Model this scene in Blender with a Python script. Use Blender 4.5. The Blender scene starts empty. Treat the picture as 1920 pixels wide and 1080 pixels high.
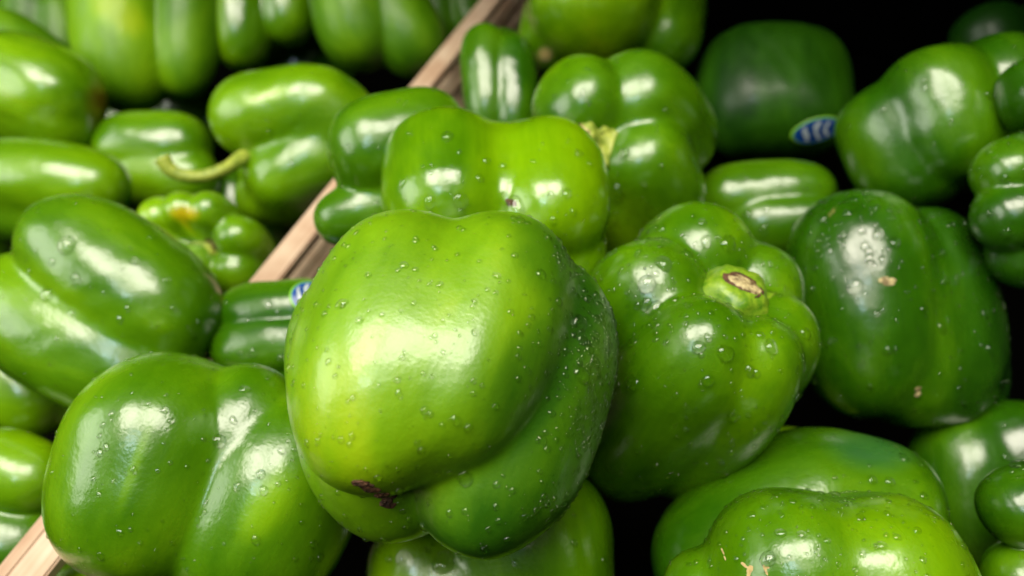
import bpy, math, random
import numpy as np
from mathutils import Vector, Matrix
from mathutils.bvhtree import BVHTree

scene = bpy.context.scene
COL = scene.collection
R_ = math.radians

# ------------------------------------------------------------------ camera
F = 1450.0                                   # focal length in photo pixels (1920 wide)
CAM = Vector((0.0, 0.0, 0.47))
PITCH = R_(40)
RIGHT = Vector((1, 0, 0))
UP = Vector((0, math.cos(PITCH), math.sin(PITCH)))
BACK = Vector((0, -math.sin(PITCH), math.cos(PITCH)))
cam = bpy.data.cameras.new('camera')
cam.lens = 36 * F / 1920
cam.sensor_width = 36
cam.clip_start = 0.01
cam.clip_end = 50
cam.dof.use_dof = True
cam.dof.focus_distance = 0.225
cam.dof.aperture_fstop = 7.0
co = bpy.data.objects.new('camera', cam)
COL.objects.link(co)
co.location = CAM
co.rotation_euler = (PITCH, 0, 0)
scene.camera = co

# ------------------------------------------------------------------ world
wd = bpy.data.worlds.new('World')
scene.world = wd
wd.use_nodes = True
bg = wd.node_tree.nodes['Background']
bg.inputs[0].default_value = (1.0, 0.95, 0.6, 1)
bg.inputs[1].default_value = 0.02

# ------------------------------------------------------------------ shop lamps
def lamp(name, loc, target, sx, sy, power, colr):
    l = bpy.data.lights.new(name, 'AREA')
    l.shape = 'RECTANGLE'
    l.size, l.size_y = sx, sy
    l.energy = power
    l.color = colr
    o = bpy.data.objects.new(name, l)
    COL.objects.link(o)
    o.location = loc
    d = Vector(target) - Vector(loc)
    o.rotation_euler = d.to_track_quat('-Z', 'Y').to_euler()
    return o

lamp('ceiling_lamp', (-0.70, 0.12, 1.95), (-0.70, 0.12, 0), 0.74, 0.88, 33, (1.0, 0.93, 0.78))
lamp('ceiling_lamp', (0.13, 0.14, 1.95), (0.13, 0.14, 0), 0.74, 0.76, 28, (1.0, 0.93, 0.78))
lamp('ceiling_lamp', (-0.30, -0.62, 1.95), (-0.30, -0.62, 0), 1.00, 0.16, 4, (1.0, 0.93, 0.78))
lamp('store_glow', (-1.45, 0.0, 1.05), (0, 0.3, 0.2), 1.0, 0.8, 13, (0.98, 1.0, 0.86))
lamp('window_lamp', (-0.42, -0.50, 1.55), (0, 0.2, 0.2), 0.13, 0.22, 2.2, (0.55, 0.78, 1.0))

# ------------------------------------------------------------------ exposure
scene.view_settings.view_transform = 'Standard'
scene.view_settings.look = 'None'
scene.view_settings.exposure = 0.0
scene.view_settings.gamma = 1.0
scene.cycles.use_denoising = True
scene.cycles.max_bounces = 10
scene.cycles.transmission_bounces = 8
scene.cycles.caustics_refractive = True
scene.cycles.caustics_reflective = False
scene.cycles.sample_clamp_indirect = 4.0

# ------------------------------------------------------------------ helpers
def pt(px, py, depth):
    """a point seen at photo pixel (px, py), depth metres in front of the camera"""
    return CAM + RIGHT * ((px - 960) / F * depth) + UP * (-(py - 540) / F * depth) - BACK * depth

def dirv(ang, tilt):
    a, t = R_(ang), R_(tilt)
    return (RIGHT * (math.cos(a) * math.cos(t)) + UP * (math.sin(a) * math.cos(t)) + BACK * math.sin(t)).normalized()

def mesh_obj(name, verts, faces, mat, parent=None, smooth=True):
    me = bpy.data.meshes.new(name)
    me.from_pydata([tuple(v) for v in verts], [], faces)
    me.update()
    if smooth:
        me.polygons.foreach_set('use_smooth', [True] * len(me.polygons))
    me.materials.append(mat)
    o = bpy.data.objects.new(name, me)
    COL.objects.link(o)
    if parent is not None:
        o.parent = parent
    return o

def nodes(mat):
    mat.use_nodes = True
    nt = mat.node_tree
    return nt, nt.nodes['Principled BSDF']

def simple(name, colr, rough=0.6, spec=0.5):
    m = bpy.data.materials.new(name)
    nt, b = nodes(m)
    b.inputs['Base Color'].default_value = (*colr, 1)
    b.inputs['Roughness'].default_value = rough
    b.inputs['Specular IOR Level'].default_value = spec
    return m

def ramp(nt, stops):
    r = nt.nodes.new('ShaderNodeValToRGB')
    el = r.color_ramp.elements
    while len(el) < len(stops):
        el.new(0.5)
    for e, (p, c) in zip(el, stops):
        e.position = p
        e.color = (*c, 1)
    return r

def noise(nt, vec, scale, detail=3, rough=0.55, w=None):
    n = nt.nodes.new('ShaderNodeTexNoise')
    n.inputs['Scale'].default_value = scale
    n.inputs['Detail'].default_value = detail
    n.inputs['Roughness'].default_value = rough
    nt.links.new(vec, n.inputs['Vector'])
    return n

def math_node(nt, op, a, b=None, c=None):
    m = nt.nodes.new('ShaderNodeMath')
    m.operation = op
    for i, v in enumerate((a, b, c)):
        if v is None:
            continue
        if isinstance(v, (int, float)):
            m.inputs[i].default_value = v
        else:
            nt.links.new(v, m.inputs[i])
    return m.outputs[0]

SKIN_CACHE = {}
def skin_material(key, rough=0.24):
    """waxy pepper skin; the vertex attributes 'ripe' and 'mark' carry the fruit's own colouring"""
    if key in SKIN_CACHE:
        return SKIN_CACHE[key]
    m = bpy.data.materials.new('pepper_skin_%s' % key)
    nt, b = nodes(m)
    L = nt.links
    tc = nt.nodes.new('ShaderNodeTexCoord')
    oi = nt.nodes.new('ShaderNodeObjectInfo')
    mp = nt.nodes.new('ShaderNodeMapping')
    mp.inputs['Scale'].default_value = (1, 1, 0.38)
    L.new(tc.outputs['Object'], mp.inputs['Vector'])
    off = nt.nodes.new('ShaderNodeVectorMath'); off.operation = 'ADD'
    sc = nt.nodes.new('ShaderNodeVectorMath'); sc.operation = 'SCALE'
    sc.inputs[0].default_value = (1, 1.7, 2.3)
    L.new(oi.outputs['Random'], sc.inputs['Scale'])
    L.new(mp.outputs[0], off.inputs[0]); L.new(sc.outputs[0], off.inputs[1])
    vec = off.outputs[0]
    at = nt.nodes.new('ShaderNodeAttribute'); at.attribute_name = 'ripe'
    big = noise(nt, vec, 30, 3, 0.5)
    med = noise(nt, vec, 110, 4, 0.6)
    v = math_node(nt, 'MULTIPLY_ADD', big.outputs['Fac'], 0.85, -0.43)
    v2 = math_node(nt, 'MULTIPLY_ADD', med.outputs['Fac'], 0.17, -0.11)
    s = math_node(nt, 'ADD', v, v2)
    # faint fibres running from stem to tip
    mp2 = nt.nodes.new('ShaderNodeMapping')
    mp2.inputs['Scale'].default_value = (1, 1, 0.07)
    L.new(tc.outputs['Object'], mp2.inputs['Vector'])
    fib = noise(nt, mp2.outputs[0], 520, 3, 0.6)
    v3 = math_node(nt, 'MULTIPLY_ADD', fib.outputs['Fac'], 0.10, -0.05)
    s = math_node(nt, 'ADD', s, v3)
    s = math_node(nt, 'ADD', s, at.outputs['Fac'])
    r = ramp(nt, [(0.0, (0.005, 0.036, 0.0003)), (0.25, (0.021, 0.093, 0.0004)), (0.5, (0.069, 0.188, 0.0005)),
                  (0.75, (0.160, 0.330, 0.0006)), (1.0, (0.300, 0.440, 0.001))])
    L.new(s, r.inputs[0])
    # pale flecks of the epidermis, very fine
    fl = noise(nt, tc.outputs['Object'], 1400, 2, 0.6)
    flr = ramp(nt, [(0.0, (0, 0, 0)), (0.66, (0, 0, 0)), (0.78, (1, 1, 1)), (1.0, (1, 1, 1))])
    L.new(fl.outputs['Fac'], flr.inputs[0])
    mx = nt.nodes.new('ShaderNodeMix'); mx.data_type = 'RGBA'
    f = math_node(nt, 'MULTIPLY', flr.outputs[0], 0.12)
    L.new(f, mx.inputs[0]); L.new(r.outputs[0], mx.inputs[6]); mx.inputs[7].default_value = (0.30, 0.42, 0.02, 1)
    # marks: orange / brown / teal patches given per vertex (attribute colour + alpha)
    mk = nt.nodes.new('ShaderNodeAttribute'); mk.attribute_name = 'mark'
    mx2 = nt.nodes.new('ShaderNodeMix'); mx2.data_type = 'RGBA'
    L.new(mk.outputs['Alpha'], mx2.inputs[0]); L.new(mx.outputs[2], mx2.inputs[6]); L.new(mk.outputs['Color'], mx2.inputs[7])
    L.new(mx2.outputs[2], b.inputs['Base Color'])
    rn = noise(nt, vec, 60, 4, 0.6)
    ro = math_node(nt, 'MULTIPLY_ADD', rn.outputs['Fac'], 0.22, rough - 0.11)
    L.new(ro, b.inputs['Roughness'])
    b.inputs['Specular IOR Level'].default_value = 0.62 if rough < 0.4 else 0.3
    b.inputs['Subsurface Weight'].default_value = 0.12
    b.inputs['Subsurface Radius'].default_value = (0.45, 1.0, 0.02)
    b.inputs['Subsurface Scale'].default_value = 0.004
    b.inputs['Coat Weight'].default_value = 0.45 if rough < 0.4 else 0.1
    b.inputs['Coat Roughness'].default_value = 0.13
    b.inputs['Coat IOR'].default_value = 1.45
    b1 = noise(nt, tc.outputs['Object'], 900, 3, 0.6)
    b2 = noise(nt, tc.outputs['Object'], 130, 3, 0.5)
    hh = math_node(nt, 'MULTIPLY_ADD', b2.outputs['Fac'], 5.0, b1.outputs['Fac'])
    bp = nt.nodes.new('ShaderNodeBump')
    bp.inputs['Strength'].default_value = 0.30
    bp.inputs['Distance'].default_value = 0.00022
    L.new(hh, bp.inputs['Height'])
    L.new(bp.outputs[0], b.inputs['Normal'])
    L.new(bp.outputs[0], b.inputs['Coat Normal'])
    SKIN_CACHE[key] = m
    return m

def water_material():
    m = bpy.data.materials.new('water')
    nt, b = nodes(m)
    L = nt.links
    nt.nodes.remove(b)
    out = nt.nodes['Material Output']
    tr = nt.nodes.new('ShaderNodeBsdfTransparent'); tr.inputs[0].default_value = (0.98, 1, 0.96, 1)
    rf = nt.nodes.new('ShaderNodeBsdfRefraction'); rf.inputs['IOR'].default_value = 1.33; rf.inputs['Roughness'].default_value = 0.0
    m1 = nt.nodes.new('ShaderNodeMixShader'); m1.inputs[0].default_value = 0.47
    L.new(tr.outputs[0], m1.inputs[1]); L.new(rf.outputs[0], m1.inputs[2])
    gl = nt.nodes.new('ShaderNodeBsdfGlossy'); gl.inputs['Roughness'].default_value = 0.03
    fr = nt.nodes.new('ShaderNodeFresnel'); fr.inputs['IOR'].default_value = 1.55
    m2 = nt.nodes.new('ShaderNodeMixShader')
    geo = nt.nodes.new('ShaderNodeNewGeometry')
    front = math_node(nt, 'SUBTRACT', 1.0, geo.outputs['Backfacing'])
    L.new(math_node(nt, 'MULTIPLY', fr.outputs[0], front), m2.inputs[0]); L.new(m1.outputs[0], m2.inputs[1]); L.new(gl.outputs[0], m2.inputs[2])
    L.new(m2.outputs[0], out.inputs['Surface'])
    return m
WATER = water_material()

def plant_material(name, c1, c2, rough=0.5, scale=300):
    m = bpy.data.materials.new(name)
    nt, b = nodes(m)
    tc = nt.nodes.new('ShaderNodeTexCoord')
    n = noise(nt, tc.outputs['Object'], scale, 5, 0.65)
    r = ramp(nt, [(0.35, c1), (0.65, c2)])
    nt.links.new(n.outputs['Fac'], r.inputs[0])
    nt.links.new(r.outputs[0], b.inputs['Base Color'])
    b.inputs['Roughness'].default_value = rough
    bp = nt.nodes.new('ShaderNodeBump')
    bp.inputs['Strength'].default_value = 0.6
    bp.inputs['Distance'].default_value = 0.0006
    nt.links.new(n.outputs['Fac'], bp.inputs['Height'])
    nt.links.new(bp.outputs[0], b.inputs['Normal'])
    return m
STEM = plant_material('stem_green', (0.07, 0.19, 0.006), (0.24, 0.38, 0.02), 0.32, 260)
STEM_PALE = plant_material('stem_pale', (0.15, 0.23, 0.02), (0.42, 0.48, 0.07), 0.45, 200)
CUT = plant_material('stem_cut', (0.10, 0.06, 0.02), (0.62, 0.52, 0.25), 0.6, 420)
DRY = plant_material('dry_scar', (0.025, 0.010, 0.004), (0.13, 0.055, 0.022), 0.7, 500)
TAN = plant_material('dry_tan', (0.40, 0.28, 0.10), (0.62, 0.48, 0.22), 0.7, 500)

# ------------------------------------------------------------------ pepper body
def body_field(P, lobes, k):
    """smooth union of lobes; P (N,3)"""
    acc = None
    fs = []
    for (c, w, R, H, tw, n) in lobes:
        q = P - c
        t = q @ w
        tt = t / H
        perp2 = np.maximum((q * q).sum(1) - t * t, 0)
        rr = R * (1.0 - tw * np.clip(tt, -1, 1))
        g = (np.sqrt(perp2) / rr) ** 2.25 + np.abs(tt) ** n
        f = (g ** (1 / 2.35) - 1.0) * R
        fs.append(f)
    fs = np.array(fs)
    m = fs.min(0)
    return m - k * np.log(np.exp(-(fs - m) / k).sum(0))

class Pepper:
    pass

def build_pepper(s, idx):
    """s: description dict; returns Pepper with its root empty"""
    rng = np.random.RandomState(100 + idx)
    d = s['d']
    ang, tilt = s.get('axis', (-90, 20))
    w = dirv(ang, tilt)
    u = (BACK - w * w.dot(BACK)).normalized()
    v = w.cross(u)
    c = pt(s['c'][0], s['c'][1], d - s.get('cz', 0) / F * d)
    M = Matrix(((u.x, v.x, w.x, c.x), (u.y, v.y, w.y, c.y), (u.z, v.z, w.z, c.z), (0, 0, 0, 1)))
    Mi = M.inverted()
    M3 = Mi.to_3x3()
    lobes, ripes = [], []
    for lb in s['lobes']:
        x, y, dz, R, H, ripe = lb[:6]
        a2, t2 = (lb[6] if len(lb) > 6 and lb[6] else (ang, tilt))
        tw = lb[7] if len(lb) > 7 else s.get('taper', 0.06)
        ld = d - dz / F * d
        k = ld / F
        lc = Mi @ pt(x, y, ld)
        lw = M3 @ dirv(a2, t2)
        lobes.append((np.array(lc), np.array(lw), R * k, H * k, tw, s.get('n', 3.0)))
        ripes.append(ripe + (0.06 if s['c'][0] < 560 else 0.0))
    meanR = float(np.mean([l[2] for l in lobes]))
    kk = s.get('k', 0.07) * meanR
    nt_, np_ = s.get('res', (150, 110))
    th = np.linspace(0, 2 * math.pi, nt_, endpoint=False)
    ph = (np.arange(1, np_) / np_) * math.pi
    TH, PH = np.meshgrid(th, ph)
    D = np.stack([np.sin(PH) * np.cos(TH), np.sin(PH) * np.sin(TH), np.cos(PH)], -1).reshape(-1, 3)
    D = np.vstack([D, [[0, 0, 1.0]], [[0, 0, -1.0]]])
    rmax = max(np.linalg.norm(l[0]) + max(l[2], l[3]) for l in lobes) * 1.15
    lo = np.zeros(len(D)); hi = np.full(len(D), rmax)
    # walk inwards to the outermost crossing
    found = np.zeros(len(D), bool)
    NS = 26
    for i in range(NS):
        r = rmax * (1 - (i + 1) / NS)
        f = body_field(D * r, lobes, kk)
        new = (f < 0) & ~found
        lo[new] = r
        hi[new] = rmax * (1 - i / NS)
        found |= new
        if found.all():
            break
    for i in range(12):
        mid = (lo + hi) / 2
        f = body_field(D * mid[:, None], lobes, kk)
        ins = f < 0
        lo = np.where(ins, mid, lo); hi = np.where(ins, hi, mid)
    r = (lo + hi) / 2
    # gentle undulation of the flesh
    und = np.zeros(len(D))
    for j in range(9):
        kv = rng.normal(size=3) * (3.0 if j < 5 else 7.0)
        und += np.sin(D @ kv + rng.uniform(0, 6.28)) * (0.0060 if j < 5 else 0.0022) * s.get('und', 1.0)
    r = r * (1 + und)
    V = D * r[:, None]
    n_ring = np_ - 1
    faces = []
    for j in range(n_ring - 1):
        a = j * nt_
        for i in range(nt_):
            i2 = (i + 1) % nt_
            faces.append((a + i, a + nt_ + i, a + nt_ + i2, a + i2))
    top, bot = len(D) - 2, len(D) - 1
    for i in range(nt_):
        i2 = (i + 1) % nt_
        faces.append((top, i, i2))
        faces.append((bot, (n_ring - 1) * nt_ + i2, (n_ring - 1) * nt_ + i))
    # colouring of each lobe, with shade painted into some
    wts = []
    for (lc, lw, R, H, tw, n) in lobes:
        q = V - lc
        t = q @ lw
        g = np.sqrt(np.maximum((q * q).sum(1) - t * t, 0)) / R + np.abs(t / H) * 0.5
        wts.append(np.exp(-g * 5.0))
    wts = np.array(wts); wts /= wts.sum(0)
    ripe = (wts * np.array(ripes)[:, None]).sum(0)
    mark = np.zeros((len(V), 4))
    Vw = None
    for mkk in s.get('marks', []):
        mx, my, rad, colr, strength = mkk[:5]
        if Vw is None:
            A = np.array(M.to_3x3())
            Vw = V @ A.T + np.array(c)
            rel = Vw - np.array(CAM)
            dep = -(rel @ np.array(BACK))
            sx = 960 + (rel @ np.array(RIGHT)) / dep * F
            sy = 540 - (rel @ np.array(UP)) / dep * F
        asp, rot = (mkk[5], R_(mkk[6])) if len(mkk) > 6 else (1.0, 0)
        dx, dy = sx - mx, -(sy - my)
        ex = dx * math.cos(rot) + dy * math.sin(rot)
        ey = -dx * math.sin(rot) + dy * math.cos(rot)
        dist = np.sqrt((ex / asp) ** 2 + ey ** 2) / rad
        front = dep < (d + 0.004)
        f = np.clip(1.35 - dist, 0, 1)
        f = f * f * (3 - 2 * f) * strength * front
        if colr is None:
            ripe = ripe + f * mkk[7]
        else:
            sel = f > mark[:, 3]
            mark[sel, :3] = colr
            mark[sel, 3] = f[sel]
    e = bpy.data.objects.new('bell_pepper', None)
    COL.objects.link(e)
    e.matrix_world = M
    e.empty_display_size = 0.02
    e['label'] = s['label']
    e['category'] = 'bell pepper'
    e['group'] = 'green bell peppers heaped in the display'
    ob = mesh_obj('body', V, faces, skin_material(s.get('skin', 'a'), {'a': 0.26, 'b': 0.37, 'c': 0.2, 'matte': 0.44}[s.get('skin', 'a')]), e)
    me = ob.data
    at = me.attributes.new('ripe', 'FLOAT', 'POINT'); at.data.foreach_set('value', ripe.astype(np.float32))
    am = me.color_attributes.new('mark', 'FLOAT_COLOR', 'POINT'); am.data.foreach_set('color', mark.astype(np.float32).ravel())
    p = Pepper()
    p.s, p.root, p.body, p.M, p.Mi, p.V, p.faces, p.w = s, e, ob, M, Mi, V, faces, w
    p.k = d / F
    p.rng = rng
    p.bvh = None
    return p

def bvh(p):
    if p.bvh is None:
        p.bvh = BVHTree.FromPolygons([tuple(v) for v in p.V], p.faces)
    return p.bvh

def hit(p, px, py):
    """where the line of sight through a photo pixel meets this pepper (local point, local normal)"""
    o = p.Mi @ CAM
    dd = (p.Mi.to_3x3() @ (pt(px, py, 1.0) - CAM)).normalized()
    loc, nor, i, dist = bvh(p).ray_cast(o, dd)
    if loc is not None and nor.dot(dd) > 0:
        nor = -nor
    return loc, nor

def frame_from(n, upv=None):
    n = n.normalized()
    a = upv if upv is not None else Vector((0.3, 0.5, 0.8))
    x = (a - n * a.dot(n))
    if x.length < 1e-4:
        x = Vector((1, 0, 0)) - n * n.x
    x.normalize()
    y = n.cross(x)
    return x, y, n

# ------------------------------------------------------------------ water drops
def drop_proto(seg, rings, sag=0.0, irr=0.0, seed=0):
    rg = random.Random(seed)
    V, Fc = [], []
    ph = [rg.uniform(0, 6.28) for _ in range(3)]
    for j in range(1, rings):
        a = math.pi * j / rings
        for i in range(seg):
            b = 2 * math.pi * i / seg
            rr = 1 + irr * (math.sin(2 * b + ph[0]) + 0.6 * math.sin(3 * b + ph[1]))
            x = math.sin(a) * math.cos(b) * rr
            y = math.sin(a) * math.sin(b) * rr
            z = math.cos(a)
            z = z * (0.62 if z > 0 else 0.35)
            x -= sag * max(z, 0) * 1.1            # heavy side hangs down the slope
            V.append((x, y, z))
    V.append((-sag * 0.68, 0, 0.62)); V.append((0, 0, -0.35))
    n = rings - 1
    for j in range(n - 1):
        for i in range(seg):
            i2 = (i + 1) % seg
            Fc.append((j * seg + i, (j + 1) * seg + i, (j + 1) * seg + i2, j * seg + i2))
    t, b_ = len(V) - 2, len(V) - 1
    for i in range(seg):
        i2 = (i + 1) % seg
        Fc.append((t, i, i2)); Fc.append((b_, (n - 1) * seg + i2, (n - 1) * seg + i))
    return V, Fc

DROP_MESHES = []
for j in range(6):
    V, Fc = drop_proto(28, 16, sag=[0.0, 0.25, 0.4, 0.15, 0.3, 0.5][j], irr=[0.02, 0.05, 0.09, 0.12, 0.03, 0.07][j], seed=j)
    me = bpy.data.meshes.new('water_drop')
    me.from_pydata(V, [], Fc); me.update()
    me.polygons.foreach_set('use_smooth', [True] * len(me.polygons))
    me.materials.append(WATER)
    DROP_MESHES.append(me)
SMALL_V, SMALL_F = drop_proto(8, 6)
SMALL_V = np.array(SMALL_V)

def big_drop(p, loc, nor, r, aspect=1.0, kind=None):
    """one countable drop sitting on the skin; r in metres"""
    upl = (p.Mi.to_3x3() @ Vector((0, 0, 1)))
    x, y, n = frame_from(nor, upl)
    o = bpy.data.objects.new('water_drop', DROP_MESHES[kind if kind is not None else p.rng.randint(6)])
    COL.objects.link(o)
    o.parent = p.root
    m = Matrix(((x.x, y.x, n.x, loc.x), (x.y, y.y, n.y, loc.y), (x.z, y.z, n.z, loc.z), (0, 0, 0, 1)))
    o.matrix_basis = m @ Matrix.Diagonal((r * aspect, r, r, 1))
    return o

def scatter(p, n_small, n_big, dense=None, size=1.0):
    """fine spray over the upper side of a pepper, plus a few larger beads"""
    Vn = p.V
    A = np.array(p.M.to_3x3())
    me = p.body.data
    cnt = len(me.polygons)
    cen = np.empty(cnt * 3); me.polygons.foreach_get('center', cen); cen = cen.reshape(-1, 3)
    nor = np.empty(cnt * 3); me.polygons.foreach_get('normal', nor); nor = nor.reshape(-1, 3)
    ar = np.empty(cnt); me.polygons.foreach_get('area', ar)
    W = cen @ A.T + np.array(p.M.translation)
    N = nor @ A.T
    toc = np.array(CAM) - W
    dep = toc @ np.array(BACK)
    toc /= np.linalg.norm(toc, axis=1)[:, None]
    facing = (N * toc).sum(1)
    sx = 960 - ((np.array(CAM) - W) @ np.array(RIGHT)) / dep * F
    sy = 540 + ((np.array(CAM) - W) @ np.array(UP)) / dep * F
    wt = ar * (facing > -0.25) * (0.35 + 0.65 * np.clip(N[:, 2] + 0.5, 0, 1))
    if dense:
        for (dx, dy, rad, mul) in dense:
            dist = np.hypot(sx - dx, sy - dy) / rad
            wt = wt * (1 + (mul - 1) * np.exp(-dist ** 2 * 1.5))
    inframe = (sx > -120) & (sx < 2040) & (sy > -120) & (sy < 1200)
    wt = wt * inframe
    if wt.sum() <= 0:
        return
    wt /= wt.sum()
    ids = p.rng.choice(cnt, n_small, p=wt)
    nv = len(SMALL_V)
    VV, FF = [], []
    for q, i in enumerate(ids):
        n = Vector(nor[i])
        x, y, n = frame_from(n)
        B = np.array([x, y, n])
        r = size * (0.00020 + 0.00075 * p.rng.rand() ** 2.6)
        jit = (p.rng.rand(2) - 0.5) * math.sqrt(ar[i])
        base = cen[i] + np.array(x) * jit[0] + np.array(y) * jit[1]
        asp = 1 + 0.25 * p.rng.rand()
        VV.append((SMALL_V * np.array([r * asp, r, r])) @ B + base)
        FF.extend([tuple(a + q * nv for a in f) for f in SMALL_F])
    o = mesh_obj('fine_droplets', np.vstack(VV), FF, WATER, p.root)
    o['kind'] = 'stuff'
    ids = p.rng.choice(cnt, int(n_big * 1.6), p=wt)
    for i in ids:
        r = size * (0.0007 + 0.0008 * p.rng.rand() ** 1.8)
        big_drop(p, Vector(cen[i]), Vector(nor[i]), r, 1 + 0.3 * p.rng.rand())

# ------------------------------------------------------------------ stems, scars, stickers
def tube(path, radii, seg=12, ridge=0.0, cap=True):
    V, Fc = [], []
    n = len(path)
    prev = None
    for i, (c, r) in enumerate(zip(path, radii)):
        t = (path[min(i + 1, n - 1)] - path[max(i - 1, 0)]).normalized()
        x = prev if prev is not None else (Vector((0.2, 0.9, 0.3)))
        x = (x - t * x.dot(t)).normalized()
        prev = x
        y = t.cross(x)
        for j in range(seg):
            a = 2 * math.pi * j / seg
            rr = r * (1 + ridge * math.cos(5 * a))
            V.append(c + x * (rr * math.cos(a)) + y * (rr * math.sin(a)))
    for i in range(n - 1):
        for j in range(seg):
            j2 = (j + 1) % seg
            Fc.append((i * seg + j, i * seg + j2, (i + 1) * seg + j2, (i + 1) * seg + j))
    if cap:
        Fc.append(tuple(range(seg))[::-1])
        Fc.append(tuple((n - 1) * seg + j for j in range(seg)))
    return V, Fc

def surf_along(p, dloc):
    """outermost point of the body in a local direction from its centre"""
    dloc = dloc.normalized()
    loc, nor, i, dist = bvh(p).ray_cast(dloc * 0.3, -dloc)
    return loc, nor

def smoothpath(pts, n):
    out = []
    m = len(pts) - 1
    for i in range(n + 1):
        t = i / n * m
        k = min(int(t), m - 1)
        f = t - k
        p0, p1, p2, p3 = pts[max(k - 1, 0)], pts[k], pts[k + 1], pts[min(k + 2, m)]
        out.append(0.5 * ((2 * p1) + (p2 - p0) * f + (2 * p0 - 5 * p1 + 4 * p2 - p3) * f * f + (3 * p1 - p0 - 3 * p2 + p3) * f ** 3))
    return out

def calyx(p, base, axis, rad, points=6, drop=0.35, mat=STEM, seed=1, bump=0.25):
    """the green star the stem grows from, its rim following the shoulders"""
    rg = random.Random(seed)
    x, y, n = frame_from(axis)
    seg, rings = points * 8, 9
    V, Fc = [], []
    offs = [rg.uniform(0.82, 1.2) for _ in range(points)]
    for j in range(rings + 1):
        f = j / rings
        for i in range(seg):
            a = 2 * math.pi * i / seg
            k = (i / 8.0) % points
            k0 = int(k); fr = k - k0
            amp = offs[k0] * (1 - fr) + offs[(k0 + 1) % points] * fr
            star = 0.80 + 0.20 * (1 - abs(math.sin(a * points / 2))) ** 1.2
            r = rad * f * (1 + (star * amp - 1) * f ** 1.5)
            h = rad * (bump * (1 - f) ** 1.6 - drop * f ** 2.2 * 0.5)
            h += rad * 0.03 * math.sin(a * 7 + j)
            V.append(base + x * (r * math.cos(a)) + y * (r * math.sin(a)) + n * h)
    for j in range(rings):
        for i in range(seg):
            i2 = (i + 1) % seg
            Fc.append((j * seg + i, (j + 1) * seg + i, (j + 1) * seg + i2, j * seg + i2))
    # press the rim on to the skin where it would sink in or hover
    tree = bvh(p)
    V2 = []
    for q, v in enumerate(V):
        f = (q // seg) / rings
        l, nr, ii, dd = tree.find_nearest(v)
        if l is not None:
            if nr.dot(l) < 0: nr = -nr
            target = l + nr * (0.0005 + 0.0012 * (1 - f))
            if (v - l).dot(nr) < 0.0004:
                v = target
            else:
                v = v.lerp(target, 0.75 * f ** 1.5)
        V2.append(v)
    o = mesh_obj('calyx', V2, Fc, mat, p.root)
    sm = o.modifiers.new('thick', 'SOLIDIFY'); sm.thickness = 0.0009; sm.offset = -1
    return o

def blob_mesh(rg, r, flat=0.5, seg=14, rings=9, rough=0.25):
    V, Fc = drop_proto(seg, rings)
    out = []
    for v in V:
        k = 1 + rough * rg.uniform(-1, 1)
        out.append(Vector((v[0] * r * k, v[1] * r * k, v[2] * r * flat * 1.4 * k)))
    return out, Fc

def scar(p, px, py, rpx, mat=DRY, name='blossom_scar', spread=None, seed=3, label=None):
    """dried remains at the blossom end / a nick: crumpled lump on the skin, as seen at (px, py)"""
    rg = random.Random(seed)
    VV, FF = [], []
    for (dx, dy, k, asp, rot) in (spread or [(0, 0, 1, 1.0, 0)]):
        loc, nor = hit(p, px + dx, py + dy)
        if loc is None:
            continue
        x, y, n = frame_from(nor, p.Mi.to_3x3() @ RIGHT)
        a = R_(rot)
        X = x * math.cos(a) + y * math.sin(a)
        Y = y * math.cos(a) - x * math.sin(a)
        vs, fs = blob_mesh(rg, 1.0, 0.5, 16, 10, 0.22)
        b = len(VV)
        r = rpx * k * p.k
        for q in vs:
            VV.append(loc + X * (q.x * r * asp) + Y * (q.y * r) + n * (q.z * r * 0.75))
        FF.extend([tuple(t + b for t in f) for f in fs])
    if VV:
        o = mesh_obj(name, VV, FF, mat, p.root, smooth=False)
        if label:
            o['label'] = label
        return o

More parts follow.
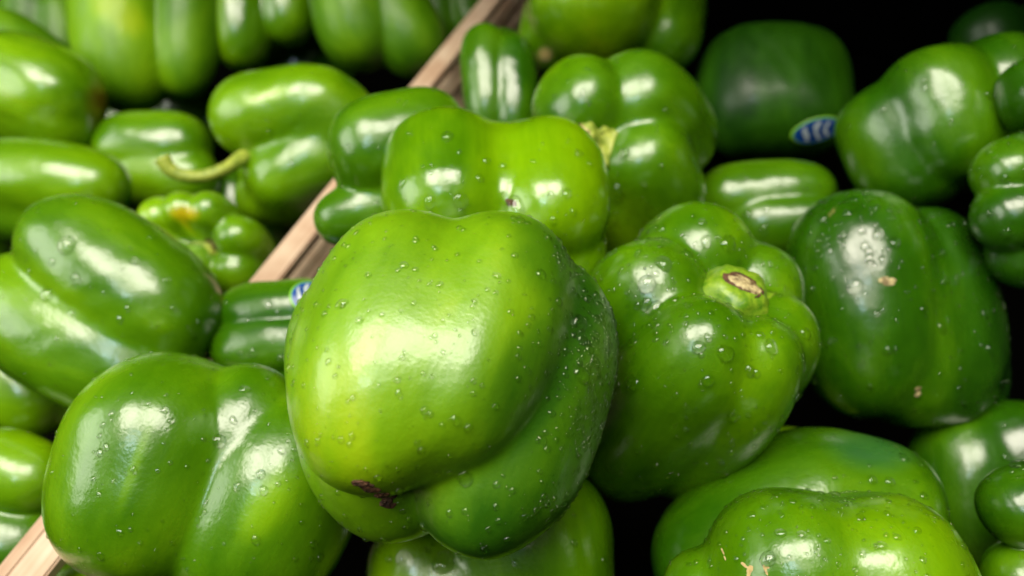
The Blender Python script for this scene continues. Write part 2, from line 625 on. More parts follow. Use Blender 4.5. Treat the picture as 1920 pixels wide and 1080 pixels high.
def sticker_material(seed):
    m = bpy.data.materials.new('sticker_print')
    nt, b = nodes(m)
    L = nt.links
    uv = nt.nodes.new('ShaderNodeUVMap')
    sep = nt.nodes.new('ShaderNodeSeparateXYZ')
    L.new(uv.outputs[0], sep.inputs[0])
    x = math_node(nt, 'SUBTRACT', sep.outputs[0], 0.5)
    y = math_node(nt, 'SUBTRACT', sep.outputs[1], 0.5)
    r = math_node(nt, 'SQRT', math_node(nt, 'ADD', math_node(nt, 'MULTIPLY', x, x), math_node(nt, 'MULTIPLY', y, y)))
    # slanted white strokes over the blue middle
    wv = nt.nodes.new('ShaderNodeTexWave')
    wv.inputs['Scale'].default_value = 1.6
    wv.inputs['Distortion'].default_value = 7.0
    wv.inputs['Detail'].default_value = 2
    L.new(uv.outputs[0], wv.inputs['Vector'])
    mid = ramp(nt, [(0.0, (0.004, 0.035, 0.17)), (0.52, (0.008, 0.07, 0.25)), (0.66, (0.30, 0.38, 0.44)), (1.0, (0.42, 0.46, 0.46))])  # blue and white dulled, painting in the shade over the sticker
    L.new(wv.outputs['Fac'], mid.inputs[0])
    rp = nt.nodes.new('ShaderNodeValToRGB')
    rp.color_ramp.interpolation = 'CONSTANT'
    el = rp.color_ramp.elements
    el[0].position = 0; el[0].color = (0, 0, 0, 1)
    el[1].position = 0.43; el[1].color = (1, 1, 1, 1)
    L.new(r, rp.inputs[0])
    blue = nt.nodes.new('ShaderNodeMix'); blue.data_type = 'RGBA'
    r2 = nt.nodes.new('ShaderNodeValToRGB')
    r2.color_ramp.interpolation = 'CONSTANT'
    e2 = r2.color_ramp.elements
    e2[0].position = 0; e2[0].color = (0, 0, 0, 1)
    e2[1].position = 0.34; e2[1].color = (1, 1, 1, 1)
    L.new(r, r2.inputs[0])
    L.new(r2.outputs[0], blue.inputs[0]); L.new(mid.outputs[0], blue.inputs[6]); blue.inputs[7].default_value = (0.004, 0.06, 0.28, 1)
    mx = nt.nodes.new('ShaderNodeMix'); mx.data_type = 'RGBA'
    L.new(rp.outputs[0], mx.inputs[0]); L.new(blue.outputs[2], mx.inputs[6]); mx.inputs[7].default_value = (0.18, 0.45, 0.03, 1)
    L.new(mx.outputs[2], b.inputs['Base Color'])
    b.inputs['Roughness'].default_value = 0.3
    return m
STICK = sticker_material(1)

def sticker(p, px, py, rx, ry, rot):
    """oval fruit sticker following the skin"""
    loc, nor = hit(p, px, py)
    if loc is None:
        print('sticker missed', p.s['label']); return
    x, y, n = frame_from(nor, p.Mi.to_3x3() @ RIGHT)
    a = R_(rot)
    X = x * math.cos(a) + y * math.sin(a)
    Y = y * math.cos(a) - x * math.sin(a)
    seg, rings = 40, 10
    V, Fc, UV = [], [], []
    tree = bvh(p)
    def put(fx, fy):
        q = loc + X * (fx * rx) + Y * (fy * ry)
        l, nr, ii, dd = tree.find_nearest(q)
        if nr.dot(n) < 0: nr = -nr
        V.append(l + nr * 0.00025)
        UV.append((0.5 + fx * 0.5, 0.5 + fy * 0.5))
    put(0, 0)
    for j in range(1, rings + 1):
        for i in range(seg):
            t = 2 * math.pi * i / seg
            put(j / rings * math.cos(t), j / rings * math.sin(t))
    for i in range(seg):
        Fc.append((0, 1 + i, 1 + (i + 1) % seg))
    for j in range(rings - 1):
        for i in range(seg):
            i2 = (i + 1) % seg
            Fc.append((1 + j * seg + i, 1 + (j + 1) * seg + i, 1 + (j + 1) * seg + i2, 1 + j * seg + i2))
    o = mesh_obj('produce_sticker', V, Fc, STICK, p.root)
    uvl = o.data.uv_layers.new(name='UVMap')
    for lp in o.data.loops:
        uvl.data[lp.index].uv = UV[lp.vertex_index]
    sm = o.modifiers.new('thick', 'SOLIDIFY'); sm.thickness = 0.00015; sm.offset = 1
    o['label'] = 'oval blue and white fruit sticker with light green rim'
    return o

# ------------------------------------------------------------------ the display: black case, slatted wooden divider
def box(name, cx, cy, cz, sx, sy, sz, mat, parent=None, rz=0, bevel=0.0):
    import bmesh
    bm = bmesh.new()
    bmesh.ops.create_cube(bm, size=1)
    for v in bm.verts:
        v.co = Vector((v.co.x * sx, v.co.y * sy, v.co.z * sz))
    if bevel:
        bmesh.ops.bevel(bm, geom=bm.edges[:], offset=bevel, segments=2, affect='EDGES')
    me = bpy.data.meshes.new(name)
    bm.to_mesh(me); bm.free()
    me.materials.append(mat)
    o = bpy.data.objects.new(name, me)
    COL.objects.link(o)
    o.location = (cx, cy, cz)
    o.rotation_euler = (0, 0, rz)
    if parent is not None:
        o.parent = parent
    return o

def wood_material():
    m = bpy.data.materials.new('bare_wood')
    nt, b = nodes(m)
    tc = nt.nodes.new('ShaderNodeTexCoord')
    mp = nt.nodes.new('ShaderNodeMapping')
    mp.inputs['Scale'].default_value = (0.06, 1, 1)
    nt.links.new(tc.outputs['Object'], mp.inputs[0])
    n = noise(nt, mp.outputs[0], 420, 6, 0.6)
    r = ramp(nt, [(0.22, (0.46, 0.31, 0.20)), (0.5, (0.57, 0.43, 0.31)), (0.75, (0.63, 0.50, 0.38))])
    nt.links.new(n.outputs['Fac'], r.inputs[0])
    n2 = noise(nt, tc.outputs['Object'], 22, 3, 0.6)
    r2 = ramp(nt, [(0.35, (0.72, 0.58, 0.52)), (0.6, (1, 1, 1))])
    nt.links.new(n2.outputs['Fac'], r2.inputs[0])
    mx = nt.nodes.new('ShaderNodeMix'); mx.data_type = 'RGBA'; mx.blend_type = 'MULTIPLY'
    mx.inputs[0].default_value = 1
    nt.links.new(r.outputs[0], mx.inputs[6]); nt.links.new(r2.outputs[0], mx.inputs[7])
    nt.links.new(mx.outputs[2], b.inputs['Base Color'])
    b.inputs['Roughness'].default_value = 0.62
    bp = nt.nodes.new('ShaderNodeBump'); bp.inputs['Strength'].default_value = 0.4; bp.inputs['Distance'].default_value = 0.0004
    nt.links.new(n.outputs['Fac'], bp.inputs['Height']); nt.links.new(bp.outputs[0], b.inputs['Normal'])
    return m
WOOD = wood_material()
BLACK = simple('black_felt', (0.0012, 0.0012, 0.001), 0.9, 0.02)

def plane_hit(px, py, z):
    dd = pt(px, py, 1.0) - CAM
    t = (z - CAM.z) / dd.z
    return CAM + dd * t

ZT = 0.185
a = plane_hit(45, 1085, ZT); b = plane_hit(925, -10, ZT)
dd = (b - a); dd.z = 0
ln = dd.length; rz = math.atan2(dd.y, dd.x)
ext_a, ext_b = 0.10, 0.12
mid = (a - dd.normalized() * ext_a + b + dd.normalized() * ext_b) / 2
div = bpy.data.objects.new('crate_divider', None)
COL.objects.link(div)
div.location = (mid.x, mid.y, 0.03)
div.rotation_euler = (0, 0, rz)
div['label'] = 'slatted bare wood crate side running diagonally between the two pepper heaps'
div['category'] = 'crate'
LT = ln + ext_a + ext_b
for i in range(6):
    box('slat', 0, 0, ZT - 0.03 - 0.003 - i * 0.0235, LT, 0.0130 if i == 0 else 0.0115, 0.006, WOOD, div, bevel=0.0008)
for xx in (-LT / 2 + 0.012, LT * 0.02, LT / 2 - 0.03):
    box('post', xx, 0.0, 0.0700, 0.016, 0.0100, 0.140, WOOD, div, bevel=0.0008)
# second lath added in place of a shadow line at the near end, slightly lower
lath = box('shadow_lath', -LT / 2 + 0.105, 0.0105, ZT - 0.03 - 0.0052, 0.20, 0.0060, 0.0075, WOOD, div, bevel=0.0006)

case = bpy.data.objects.new('display_case', None)
COL.objects.link(case)
case['label'] = 'black produce display case holding the heaped peppers under its dark upper shelf'
case['category'] = 'display case'
box('tray_bottom', 0, 0.30, 0.012, 1.5, 1.5, 0.02, BLACK, case)
box('back_panel', 0.267, 0.710, 0.30, 1.50, 0.015, 0.53, BLACK, case, rz=R_(-20))
box('upper_shelf', 0.199, 0.493, 0.57, 1.50, 0.36, 0.02, BLACK, case, rz=R_(-20))

# ------------------------------------------------------------------ the peppers
# lobe: x, y (photo px), bulge toward the viewer (px), radius, half length, ripeness, (own axis), taper
S = []
def P(key, label, d, c, axis, lobes, **kw):
    kw.update(key=key, label=label, d=d, c=c, axis=axis, lobes=lobes)
    S.append(kw)

Y = (0.62, 0.34, 0.02)
P('hero', 'biggest bell pepper on top of the heap, yellow-green, brown dried scar at its lower end', .235, (830, 700), (-108, 18), [
    (733, 648, 38, 184, 282, .79, (-98, 37)), (895, 632, 30, 166, 264, .63, (-112, 37)), (812, 660, 46, 170, 228, .73, (-105, 37)),
    (966, 750, -50, 174, 288, .30, (-112, 26)), (722, 745, -95, 184, 262, .62, (-80, 12)),
    (880, 650, -200, 180, 250, .5)], res=(280, 220), k=.042, n=2.3, skin='b', und=1.6, marks=[(1010, 690, 70, None, 1, 2.6, 62, -.30), (1015, 480, 60, None, 1, 1.5, -60, -.18), (620, 780, 80, None, 1, 2, 100, .12)],  # dark mark by the crease: light falloff painted over a greener flank
    drops=(1500, 30, [(1120, 640, 80, 22), (1110, 800, 70, 14), (1040, 960, 60, 8), (700, 960, 90, 2), (1060, 480, 40, 14)], 1.2))
P('stemmed', 'wet bell pepper with cut stump of its stem facing up, beside the biggest pepper', .300, (1315, 660), (-110, -45), [
    (1258, 562, -86, 118, 212, .66), (1190, 612, 22, 114, 186, .46), (1232, 768, 58, 120, 278, .46),
    (1336, 782, 62, 102, 248, .54), (1390, 712, 12, 94, 210, .50), (1378, 600, -48, 96, 165, .52),
    (1305, 700, -30, 138, 222, .45)], res=(280, 220), k=.05, n=2.5,
    drops=(800, 30, [(1380, 540, 120, 3), (1200, 500, 80, 3)], 1.2))
P('twohump', 'bell pepper lying blossom end outward directly behind the biggest one, tiny dark scar', .31, (940, 365), (-85, 42), [
    (840, 350, 10, 124, 150, .64), (1028, 362, 10, 113, 150, .72), (935, 350, 0, 92, 130, .7), (870, 445, -40, 92, 140, .74), (1050, 445, -35, 86, 140, .55),
    (940, 400, -120, 150, 150, .5)], res=(220, 170), k=.06, skin='c',
    drops=(190, 12, [(1080, 430, 70, 6)], 1.0))
P('leftback', 'green bell pepper with three lobes tucked behind the left shoulder of the biggest one', .345, (745, 330), (195, 20), [
    (748, 275, 10, 101, 135, .50), (690, 400, 10, 60, 100, .42), (730, 390, 15, 60, 100, .46), (775, 350, -50, 115, 130, .4)],
    drops=(50, 4, None, 1.0), k=.07)
P('calyxback', 'bell pepper with a pale torn calyx, right of the two-humped pepper and behind it', .385, (1180, 290), (-25, -45), [
    (1105, 212, 20, 92, 110, .50), (1210, 212, -5, 96, 125, .48), (1250, 235, -30, 84, 120, .42), (1215, 340, 20, 97, 125, .50, (-50, -30)), (1080, 300, -30, 70, 100, .6),
    (1165, 400, -10, 80, 110, .6, (-60, -30)), (1180, 300, -60, 120, 130, .4)], k=.07,
    drops=(170, 8, [(1180, 380, 80, 3)], 1.0))
P('narrow', 'narrow dark green bell pepper standing right beside the slatted wood divider', .44, (940, 150), (-88, 12), [
    (912, 150, 0, 48, 112, .36), (962, 165, 5, 46, 108, .30), (940, 150, -50, 55, 100, .3)], k=.05, drops=(10, 0, None, 1.0))
P('topmid', 'round yellowish bell pepper cut by the top edge, above the pepper with torn calyx', .47, (1140, 15), (-100, 30), [
    (1115, 5, 20, 122, 112, .74), (1245, 40, -30, 74, 112, .40), (1048, 62, -50, 74, 92, .48), (1150, 20, -100, 110, 110, .4)],
    marks=[(1022, 102, 14, (.55, .42, .16), .9)], drops=(20, 2, None, 1.0))
P('darkscar', 'dark green bell pepper with grey scab spots, beaded with drops, right of the stemmed one', .345, (1680, 595), (-85, 10), [
    (1616, 570, 18, 134, 214, .31, (-90, 8)), (1690, 610, 8, 118, 190, .24), (1748, 592, -10, 118, 206, .14), (1795, 640, -60, 80, 165, .0), (1690, 605, -110, 130, 170, .2)], res=(220, 170), n=2.6, k=.05,  # right lobes' ripeness lowered to paint the shadow on that side
    marks=[(1560, 398, 2.5, (.36, .28, .10), .7, 5.0, 50), (1590, 690, 60, None, 1, 2.2, -80, .0)],
    drops=(560, 34, [(1610, 440, 90, 4)], 1.35))
P('righttop', 'large wet bell pepper with broad pale shine, upper right near the black case back', .375, (1780, 235), (-80, 15), [
    (1695, 275, -30, 108, 128, .34, (-72, 10)), (1768, 218, 30, 102, 132, .30, (-80, 10)), (1872, 200, 20, 108, 128, .32), (1790, 240, -100, 120, 120, .3)],
    res=(180, 130), drops=(70, 5, None, 1.0), k=.04)
P('edgedark', 'small smooth dark green pepper cut by the right edge, above the ridged one', .335, (1965, 190), (-100, 25), [
    (1950, 180, 0, 74, 66, .22), (2020, 190, 0, 80, 90, .22), (1990, 190, -70, 80, 80, .2)], drops=(25, 1, None, 1.0))
P('ridged', 'ridged wet bell pepper cut by the right edge below the small dark one', .325, (1930, 385), (188, 25), [
    (1925, 320, 10, 72, 122, .34), (1935, 400, 20, 76, 132, .28), (1950, 470, 0, 74, 110, .24), (1960, 400, -80, 110, 110, .3)],
    drops=(210, 12, None, 1.0), k=.035)
P('sticker', 'dim bell pepper with an oval fruit sticker, skin darkened for shade near the back', .48, (1450, 175), (-95, 25), [
    (1402, 175, 0, 94, 128, .16), (1495, 180, 0, 100, 128, .20), (1450, 172, 8, 90, 116, .22), (1450, 180, -90, 95, 110, .2)], k=.10, skin='matte', drops=(0, 0, None, 1.0))  # low ripeness darkens the skin in place of shelf shade
P('fardim', 'barely lit bell pepper farthest back at the upper right, touching the black shade', .48, (1890, 95), (-80, 10), [
    (1860, 90, 0, 66, 80, .0), (1940, 90, 0, 66, 80, .0), (1900, 90, -60, 70, 70, .2)], skin='matte', drops=(0, 0, None, 1.0))
P('lying', 'bell pepper lying sideways with long shine, between the stemmed and the shaded sticker one', .41, (1440, 385), (3, 10), [
    (1432, 368, -10, 68, 128, .44), (1466, 418, 18, 62, 98, .42), (1430, 410, -30, 80, 110, .4)], drops=(60, 5, [(1400, 420, 90, 2)], 1.0), k=.035)
P('bigright', 'smooth bell pepper with bluish patch on its shoulder, below the stemmed one', .290, (1510, 985), (22, 8), [
    (1440, 1010, 10, 165, 220, .40, (40, 0)), (1600, 965, 0, 152, 158, .46, (-5, 10)), (1540, 1010, -120, 140, 160, .4)],
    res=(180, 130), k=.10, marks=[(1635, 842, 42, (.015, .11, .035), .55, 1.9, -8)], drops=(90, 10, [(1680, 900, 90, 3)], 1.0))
P('nearright', 'nearest bell pepper at the lower right with small tan scratches, speckled with drops', .238, (1570, 1165), (-92, 12), [
    (1480, 1135, 5, 160, 212, .44, (-95, 6)), (1650, 1160, 5, 182, 226, .60, (-80, 6)), (1335, 1150, -40, 90, 118, .42), (1580, 1160, -130, 170, 190, .4)],
    res=(240, 180), k=.07, drops=(520, 22, [(1560, 960, 160, 2)], 1.0))
P('underright', 'dull green bell pepper in shade at the lower right between two smooth peppers', .34, (1850, 925), (-90, 15), [
    (1815, 925, 0, 100, 150, .30), (1905, 905, 10, 95, 150, .26), (1860, 920, -90, 100, 120, .3)], drops=(20, 3, None, 1.0))
P('cornerlobes', 'two-lobed glossy bell pepper cut by the right edge in the lower corner', .275, (1975, 1010), (190, 15), [
    (1935, 945, 10, 76, 98, .34), (1940, 1080, 5, 76, 100, .50), (2000, 1010, -80, 100, 100, .3)], drops=(40, 7, [(1900, 880, 40, 5)], 1.0), k=.03)
P('beneath', 'bell pepper supporting the biggest one from beneath, cut by the bottom edge', .295, (930, 1080), (-80, 15), [
    (995, 1065, 0, 158, 190, .50, (-85, 8)), (800, 1110, 10, 108, 140, .60), (880, 1120, 20, 110, 120, .5), (930, 1080, -120, 150, 150, .4)],
    res=(180, 130), k=.04, drops=(120, 14, [(800, 1030, 80, 3)], 1.0))
P('bigleft', 'big three-lobed bell pepper at the lower left, resting over the wood divider', .272, (400, 890), (-110, 12), [
    (300, 874, 20, 182, 212, .50, (-100, 8)), (425, 880, 15, 122, 204, .42, (-110, 8)), (512, 938, 0, 166, 212, .44, (-118, 8)),
    (400, 900, -140, 170, 190, .4)], res=(240, 180), k=.03, n=2.5, taper=-.04,
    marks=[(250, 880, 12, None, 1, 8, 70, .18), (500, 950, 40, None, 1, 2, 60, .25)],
    drops=(300, 14, [(560, 900, 140, 2)], 1.0))
P('longleft', 'long bell pepper lying aslant at the left edge with a white streak of shine', .345, (190, 590), (-30, 8), [
    (226, 522, 15, 118, 212, .40, (-34, 6)), (152, 632, 10, 122, 246, .50, (-26, 6)), (362, 580, -40, 58, 74, .34, (-50, 0)), (200, 600, -120, 130, 190, .4)],
    res=(220, 160), k=.065, taper=-.02, n=2.6,
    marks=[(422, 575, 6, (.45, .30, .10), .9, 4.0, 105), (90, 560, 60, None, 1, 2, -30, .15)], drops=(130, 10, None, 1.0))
P('flower', 'small knobbly bell pepper with six lobes, brown stem end and a yellow patch', .42, (400, 480), (-60, -60), [
    (318, 426, 0, 45, 72, .60), (362, 414, 12, 40, 72, .66), (412, 416, 12, 42, 72, .58), (464, 462, 8, 46, 72, .58),
    (460, 522, 5, 46, 72, .56), (388, 515, 5, 46, 72, .54), (328, 480, -5, 44, 70, .5), (396, 470, -38, 60, 64, .5)], k=.06, n=2.4,
    marks=[(345, 400, 15, (.46, .36, .004), .9, 1.9, -5)], drops=(0, 0, None, 1.0))
P('stickerleft', 'bell pepper with horizontal grooves and sticker edge, between left heap and biggest pepper', .345, (515, 630), (5, 8), [
    (530, 585, -10, 62, 128, .32), (525, 645, 10, 64, 134, .34), (540, 700, -10, 60, 120, .30), (530, 640, -90, 90, 110, .3)], k=.03,
    drops=(40, 8, None, 1.0))
P('curvedstem', 'bell pepper with a long curved yellow-green stem, in the left heap by the divider', .455, (550, 275), (14, 8), [
    (535, 208, 10, 80, 142, .62, (8, 5)), (622, 235, -5, 80, 92, .56, (8, 5)), (565, 318, 5, 72, 104, .56, (25, 5)), (520, 372, -25, 50, 80, .50, (0, 5)), (570, 290, -70, 85, 130, .4)], k=.09,
    marks=[(500, 180, 14, None, 1, 4, 15, .25)], drops=(25, 3, None, 1.0))
P('blocky', 'short blocky bell pepper under the curved stem tip in the left heap', .485, (300, 310), (0, 5), [
    (290, 278, 5, 70, 108, .56), (310, 335, 10, 66, 104, .54), (300, 310, -60, 75, 95, .4)], k=.05, drops=(4, 0, None, 1.0))
P('redcheek', 'round bell pepper at the left edge with a reddish brown cheek', .475, (75, 180), (-20, 10), [
    (70, 165, 10, 92, 126, .60), (60, 210, 0, 72, 130, .66), (60, 180, -70, 90, 100, .5)], k=.09,
    marks=[(205, 205, 42, (.20, .07, .012), .75, 1.4, 100)], drops=(3, 0, None, 1.0))
P('tallleft', 'tall two-lobed bell pepper hanging from the top edge, yellowish upper patch', .53, (270, 55), (-86, 8), [
    (232, 60, 10, 92, 152, .56, (-82, 5)), (352, 55, 0, 62, 132, .50, (-92, 5)), (290, 60, -80, 95, 120, .4)], k=.04, skin='matte',
    marks=[(225, 20, 40, None, 1, 1.6, -40, .30)], drops=(3, 0, None, 1.0))
P('topsecond', 'blurred two-lobed bell pepper at the top edge right of the tall yellowish one', .55, (490, 10), (-88, 8), [
    (452, 22, 5, 64, 114, .54), (540, 5, 0, 56, 84, .48), (500, 10, -60, 60, 90, .4)], k=.04, drops=(0, 0, None, 1.0))
P('topthird', 'blurred bell pepper at the top edge left of where the divider vanishes', .52, (695, 25), (-70, 8), [
    (665, 12, 5, 82, 122, .54, (-80, 5)), (750, 42, -5, 72, 112, .48, (-60, 5)), (700, 20, -70, 80, 100, .4)], k=.05, skin='matte', drops=(2, 0, None, 1.0))
P('longedge', 'long bell pepper lying level against the left edge, under the reddish cheeked one', .435, (95, 345), (-5, 5), [
    (88, 340, 10, 78, 160, .56), (85, 392, -10, 66, 150, .46), (80, 360, -60, 70, 120, .4)], k=.07, drops=(4, 0, None, 1.0))
P('sliver', 'dark piece of a bell pepper at the left edge, between two long peppers', .46, (-10, 455), (-90, 5), [
    (-20, 450, 0, 58, 62, .36), (0, 460, -40, 50, 60, .36)], drops=(0, 0, None, 1.0))
P('farleft', 'blurred upright bell pepper in the upper left corner behind all others', .60, (95, 45), (-85, 5), [
    (60, 45, 0, 56, 92, .40), (120, 60, 0, 50, 80, .42), (90, 50, -50, 60, 80, .4)], skin='matte', drops=(0, 0, None, 1.0))
P('farleftlow', 'blurred bell pepper sloping down behind the reddish cheeked one, upper left', .56, (45, 110), (-35, 5), [
    (55, 105, 0, 58, 110, .42), (20, 150, -20, 50, 80, .42)], skin='matte', drops=(0, 0, None, 1.0))
P('dimtop', 'dim bell pepper in shade at the top edge, left of the divider top', .58, (850, 30), (-85, 5), [
    (820, 30, 0, 42, 76, .32), (875, 10, 0, 40, 70, .3), (850, 20, -40, 45, 70, .3)], skin='matte', drops=(0, 0, None, 1.0))
P('undersliver', 'bell pepper half hidden under the long aslant one at the left edge', .385, (55, 730), (-30, 5), [
    (45, 725, 0, 82, 104, .56), (110, 740, -20, 58, 70, .46), (60, 730, -60, 80, 80, .4)], k=.05, drops=(10, 1, None, 1.0))
P('leftbottom', 'two-lobed bright bell pepper at the left edge beside the near end of the divider', .335, (20, 945), (-170, 12), [
    (30, 885, 10, 72, 98, .62, (-20, 8)), (20, 1010, 0, 92, 106, .34, (-20, 8)), (0, 950, -80, 90, 90, .4)], k=.03, drops=(6, 1, None, 1.0))
P('underbigleft', 'bright green bell pepper peeking out below the big three-lobed one', .315, (220, 1150), (-10, 5), [
    (215, 1145, 0, 104, 120, .70), (240, 1190, -20, 100, 110, .5)], drops=(4, 0, None, 1.0))
P('paleglint', 'mostly hidden bell pepper showing a pale glint below the stemmed one', .345, (1490, 880), (0, 5), [
    (1480, 868, 0, 66, 84, .6), (1520, 890, -20, 60, 70, .4)], drops=(0, 0, None, 1.0))

P('gapone', 'dim bell pepper deep in the gap above the curved stem one', .60, (560, 125), (10, 5), [
    (540, 130, 0, 62, 96, .30), (590, 160, -10, 52, 80, .3)], drops=(0, 0, None, 1.0))
P('gaptwo', 'dim bell pepper in the dark gap between knobbly yellow-patched one and divider', .50, (470, 420), (-70, 5), [
    (455, 400, 0, 50, 80, .28), (500, 420, -10, 46, 80, .26)], drops=(0, 0, None, 1.0))
P('gapthree', 'dim bell pepper deep in the gap below the tall two-lobed one, upper left', .60, (400, 215), (-20, 5), [
    (225, 235, 0, 50, 70, .30), (380, 215, 0, 56, 90, .28), (300, 225, -10, 50, 100, .28)], drops=(0, 0, None, 1.0), k=.05)

PEP = {}
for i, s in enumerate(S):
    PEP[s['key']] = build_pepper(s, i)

for s in S:
    p = PEP[s['key']]
    ns, nb, dense, size = s['drops']
    if ns:
        scatter(p, ns, nb, dense, size)

# ---- the larger drops, where the photograph shows them (x, y, radius px)
BIG = {
 'hero': [(1085, 606, 15), (1090, 702, 14), (872, 895, 12), (641, 570, 9), (674, 600, 6), (890, 623, 5), (757, 498, 7), (1014, 514, 9), (855, 788, 7), (748, 738, 6),
          (1112, 680, 7), (1105, 655, 8), (1048, 566, 7), (1113, 748, 7), (1080, 798, 5), (1124, 573, 8), (931, 517, 6), (779, 452, 5), (890, 565, 5), (778, 506, 5),
          (843, 962, 6), (805, 940, 6), (822, 887, 6), (1104, 822, 4), (1130, 605, 7), (1117, 640, 6), (903, 1022, 4), (767, 974, 5), (660, 817, 5), (655, 833, 4), (945, 893, 3),
          (692, 583, 3), (752, 583, 3), (808, 633, 3), (818, 641, 3), (841, 591, 3), (830, 600, 3), (854, 618, 3), (831, 660, 4), (758, 660, 3), (1133, 765, 5), (1096, 545, 6), (1075, 545, 6), (1140, 640, 6)],
 'stemmed': [(1213, 533, 13), (1244, 494, 12), (1229, 512, 6), (1211, 570, 9), (1228, 577, 11), (1187, 718, 11), (1328, 714, 9), (1230, 610, 6), (1286, 608, 4), (1254, 609, 3),
             (1188, 642, 7), (1310, 650, 9), (1405, 695, 8), (1419, 700, 6), (1360, 662, 12), (1445, 650, 10), (1375, 782, 7), (1371, 832, 5), (1372, 848, 6), (1359, 890, 6), (1339, 910, 7),
             (1323, 453, 9), (1316, 418, 8), (1364, 455, 13), (1240, 430, 9), (1390, 470, 6), (1290, 475, 8), (1168, 874, 5), (1230, 637, 4), (1250, 641, 4), (1195, 573, 6), (1510, 625, 9), (1416, 808, 5)],
 'twohump': [(839, 256, 10), (861, 285, 4), (911, 301, 6), (943, 311, 6), (1085, 288, 7), (1000, 302, 4), (863, 376, 12), (805, 378, 9), (965, 392, 18), (754, 345, 6), (1033, 364, 5), (1062, 362, 7), (1075, 397, 6), (1038, 413, 6)],
 'calyxback': [(1171, 288, 8), (1154, 360, 12), (1210, 350, 4), (1240, 312, 4), (1215, 384, 5)],
 'darkscar': [(1603, 537, 12), (1616, 432, 7), (1583, 441, 6), (1551, 448, 7), (1646, 439, 9), (1676, 454, 9), (1622, 462, 7), (1581, 460, 5), (1556, 472, 6), (1536, 481, 5), (1631, 483, 8), (1654, 485, 6), (1666, 468, 4),
              (1591, 400, 7), (1542, 410, 7), (1645, 390, 5), (1520, 543, 6), (1643, 586, 6), (1665, 657, 7), (1528, 502, 4), (1553, 644, 5), (1531, 607, 5), (1680, 600, 3)],
 'nearright': [(1503, 1003, 7), (1440, 1048, 12), (1487, 941, 6), (1503, 915, 15), (1410, 966, 7), (1613, 971, 7), (1653, 1023, 7), (1550, 1014, 5), (1682, 1008, 6), (1540, 925, 6), (1455, 930, 6), (1720, 995, 6)],
 'bigright': [(1635, 900, 8), (1668, 903, 7), (1694, 858, 8), (1565, 896, 4), (1716, 954, 7), (1732, 930, 6), (1738, 976, 7), (1717, 903, 4), (1750, 990, 7)],
 'beneath': [(830, 1055, 18), (754, 1045, 10), (775, 1008, 6), (800, 1032, 6), (965, 1055, 5), (730, 1048, 6), (1095, 954, 4), (1076, 966, 4)],
 'bigleft': [(411, 827, 10), (308, 769, 6), (320, 789, 5), (458, 731, 8), (210, 775, 5), (187, 817, 4), (489, 889, 7), (494, 919, 7), (225, 998, 5), (437, 788, 6), (480, 1012, 7), (587, 1020, 6), (1227, 0, 1), (175, 898, 4), (186, 926, 4), (445, 912, 6), (528, 845, 6), (600, 1045, 6)],
 'longleft': [(125, 460, 14), (88, 552, 11), (142, 520, 8), (55, 510, 6), (98, 491, 6), (252, 490, 6), (134, 587, 6), (240, 578, 5), (312, 525, 5), (325, 578, 5), (361, 627, 5), (372, 605, 5)],
 'stickerleft': [(474, 660, 7), (452, 662, 6), (505, 570, 7), (521, 587, 5), (465, 600, 4), (525, 672, 6), (507, 600, 4)],
 'lying': [(1436, 394, 6), (1433, 430, 8), (1400, 402, 5)],
 'righttop': [(1852, 178, 6), (1733, 150, 6), (1734, 165, 6), (1783, 229, 5)],
 'ridged': [(1822, 272, 6), (1855, 285, 5), (1885, 334, 6), (1835, 315, 5), (1852, 400, 5), (1815, 355, 5), (1888, 437, 7), (1870, 466, 5), (1825, 375, 5)],
 'cornerlobes': [(1908, 873, 10), (1920, 878, 9), (1897, 884, 4)],
 'underright': [(1884, 857, 6), (1848, 919, 6), (1832, 927, 4)],
 'curvedstem': [(568, 165, 4), (505, 246, 4), (546, 304, 6)],
 'leftback': [(640, 352, 5)],
 'topmid': [(1088, 93, 4), (1145, 63, 3)],
}
miss = 0
for key, lst in BIG.items():
    p = PEP[key]
    for q, (x, y, r) in enumerate(lst):
        loc, nor = hit(p, x, y)
        if loc is None:
            miss += 1
            continue
        big_drop(p, loc, nor, r * p.k * 1.12, 1.0 + 0.18 * p.rng.rand(), q % 6)
print('missed drops', miss)

# ---- blossom scars, nicks, scratches
scar(PEP['hero'], 705, 922, 11, DRY, 'blossom_scar', [(-24, -14, 1.0, 1.5, -25), (-8, -4, .9, 1.6, -20), (12, 6, 1.1, 1.2, -60), (20, 20, 1.2, .9, -50), (34, 8, .5, 1.0, 0), (30, 26, .5, 1.5, 30)], 5)
scar(PEP['twohump'], 957, 380, 6, DRY, 'blossom_scar', [(0, 0, 1, 1.2, 0), (8, 3, .8, 1, 0), (-6, -4, .6, 1, 0)], 6)
scar(PEP['darkscar'], 1664, 525, 5.5, CUT, 'scab', [(-6, 0, 1, 1.6, 0), (8, 2, .9, 1.4, 10), (2, 6, .8, 2.2, 0)], 7)
scar(PEP['darkscar'], 1721, 733, 6, CUT, 'scab', [(0, -4, 1, .8, 90), (0, 6, .9, 1, 0)], 8)
scar(PEP['nearright'], 1355, 1040, 2.0, TAN, 'scratch', [(0, -6, 1, 3.6, -70), (4, 6, .8, 3, -70)], 9)
scar(PEP['nearright'], 1400, 1066, 3.0, TAN, 'scratch', [(-4, -6, .9, 3.2, -40), (6, 2, 1.6, 1.5, 50), (4, 10, 1.2, 2, 60)], 10)
scar(PEP['nearright'], 1435, 1068, 2.5, TAN, 'scratch', [(0, 0, 1, 3.5, -70), (3, -4, .8, 2, 0)], 11)

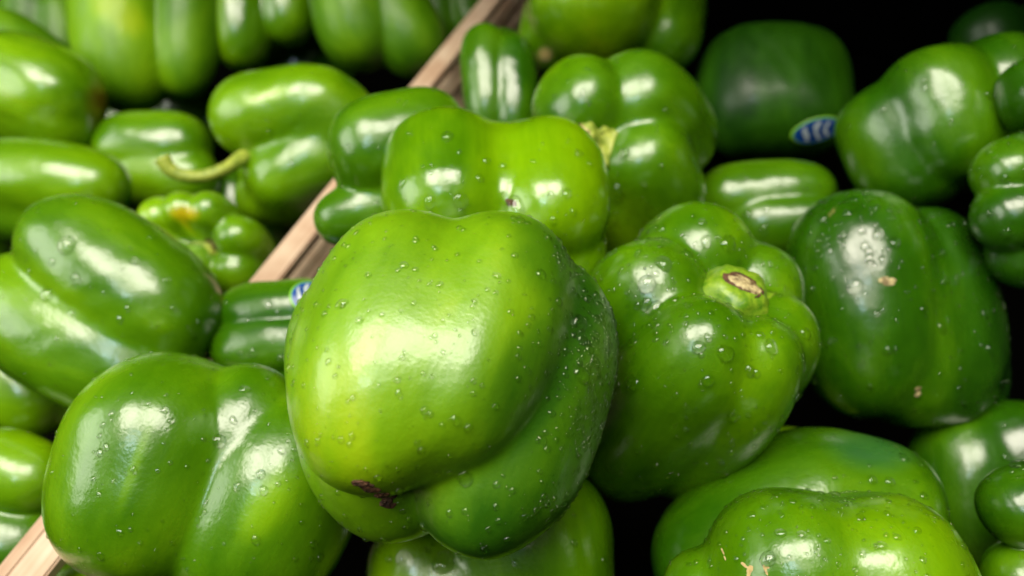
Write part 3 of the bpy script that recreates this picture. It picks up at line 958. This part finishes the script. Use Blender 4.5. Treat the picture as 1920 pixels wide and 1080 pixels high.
# ---- stems and calyxes
def cut_stem(key, px, py, aim_px, length, rad, calr, points=6, mat=STEM, cmat=STEM, off=0.0, seed=1, tilt=60, ang=60):
    p = PEP[key]
    loc, nor = hit(p, px, py)
    if loc is None:
        print('stem missed', key); return
    ax = (p.Mi.to_3x3() @ dirv(ang, tilt)).normalized()
    calyx(p, loc + ax * off, ax, calr, points, 0.35, cmat, seed)
    path = smoothpath([loc + ax * (off - 0.002), loc + ax * (off + length * .5), loc + ax * (off + length)], 8)
    rad_l = [rad * r for r in (1.75, 1.6, 1.45, 1.32, 1.22, 1.13, 1.04, .92, .66)]
    V, Fc = tube(path, rad_l, 26, 0.07)
    rn = random.Random(seed + 20)
    V = [q + ax * rn.uniform(-.05, .05) * rad + (q - path[0]) * rn.uniform(-.03, .03) for q in V]
    st = mesh_obj('stem', V, Fc, mat, p.root)
    # ragged dried cut face
    rg = random.Random(seed)
    vs, fs = blob_mesh(rg, 1.0, 0.5, 16, 10, 0.16)
    x, y, n = frame_from(ax)
    top = path[-1]
    rgt = p.Mi.to_3x3() @ dirv(-38, 0)
    x = (rgt - n * rgt.dot(n)).normalized(); y = n.cross(x)
    VV = [top + x * (q.x * rad * 0.80) + y * (q.y * rad * 0.46) + n * (q.z * rad * 0.22 - rad * 0.02) for q in vs]
    mesh_obj('cut_rim', VV, fs, DRY, st, smooth=False)
    VV = [top + x * (q.x * rad * 0.66 + rad * .05) + y * (q.y * rad * 0.33) + n * (q.z * rad * 0.30) for q in vs]
    mesh_obj('cut_face', VV, fs, CUT, st, smooth=False)
    return st

cut_stem('stemmed', 1378, 556, None, 0.0085, 0.0092, 0.0160, 7, STEM, STEM, -0.0015, 3, 50, 72)
cut_stem('calyxback', 1098, 270, None, 0.008, 0.0058, 0.0190, 5, STEM_PALE, STEM_PALE, 0.003, 4, 60, 120)
#cut_stem('flower', 402, 466, None, 0.0012, 0.0034, 0.0070, 6, STEM_PALE, STEM_PALE, 0.0005, 5, 65, 80)
calyx(PEP['flower'], hit(PEP['flower'], 396, 458)[0], (PEP['flower'].Mi.to_3x3() @ dirv(90, 62)).normalized(), .0095, 6, .35, STEM_PALE, 5)
scar(PEP['flower'], 396, 456, 10, DRY, 'stem_scar', [(0, 0, 1.1, 1.3, 20), (6, 6, .9, 1, 0), (-5, -4, .7, 1, 0)], 12)

p = PEP['curvedstem']
base = [pt(x, y, z) for x, y, z in [(470, 300, .452), (452, 298, .440), (420, 318, .430), (370, 332, .424), (325, 322, .420), (304, 296, .418)]]
path = smoothpath([p.Mi @ q for q in base], 26)
rl = [0.0062 - 0.0026 * min(1, i / 9) + 0.0008 * max(0, (i - 20) / 6) for i in range(len(path))]
V, Fc = tube(path, rl, 16, 0.05)
st = mesh_obj('stem', V, Fc, STEM_PALE, p.root)
st['label'] = 'long curved yellow-green stem with a browned tip'

# ---- stickers
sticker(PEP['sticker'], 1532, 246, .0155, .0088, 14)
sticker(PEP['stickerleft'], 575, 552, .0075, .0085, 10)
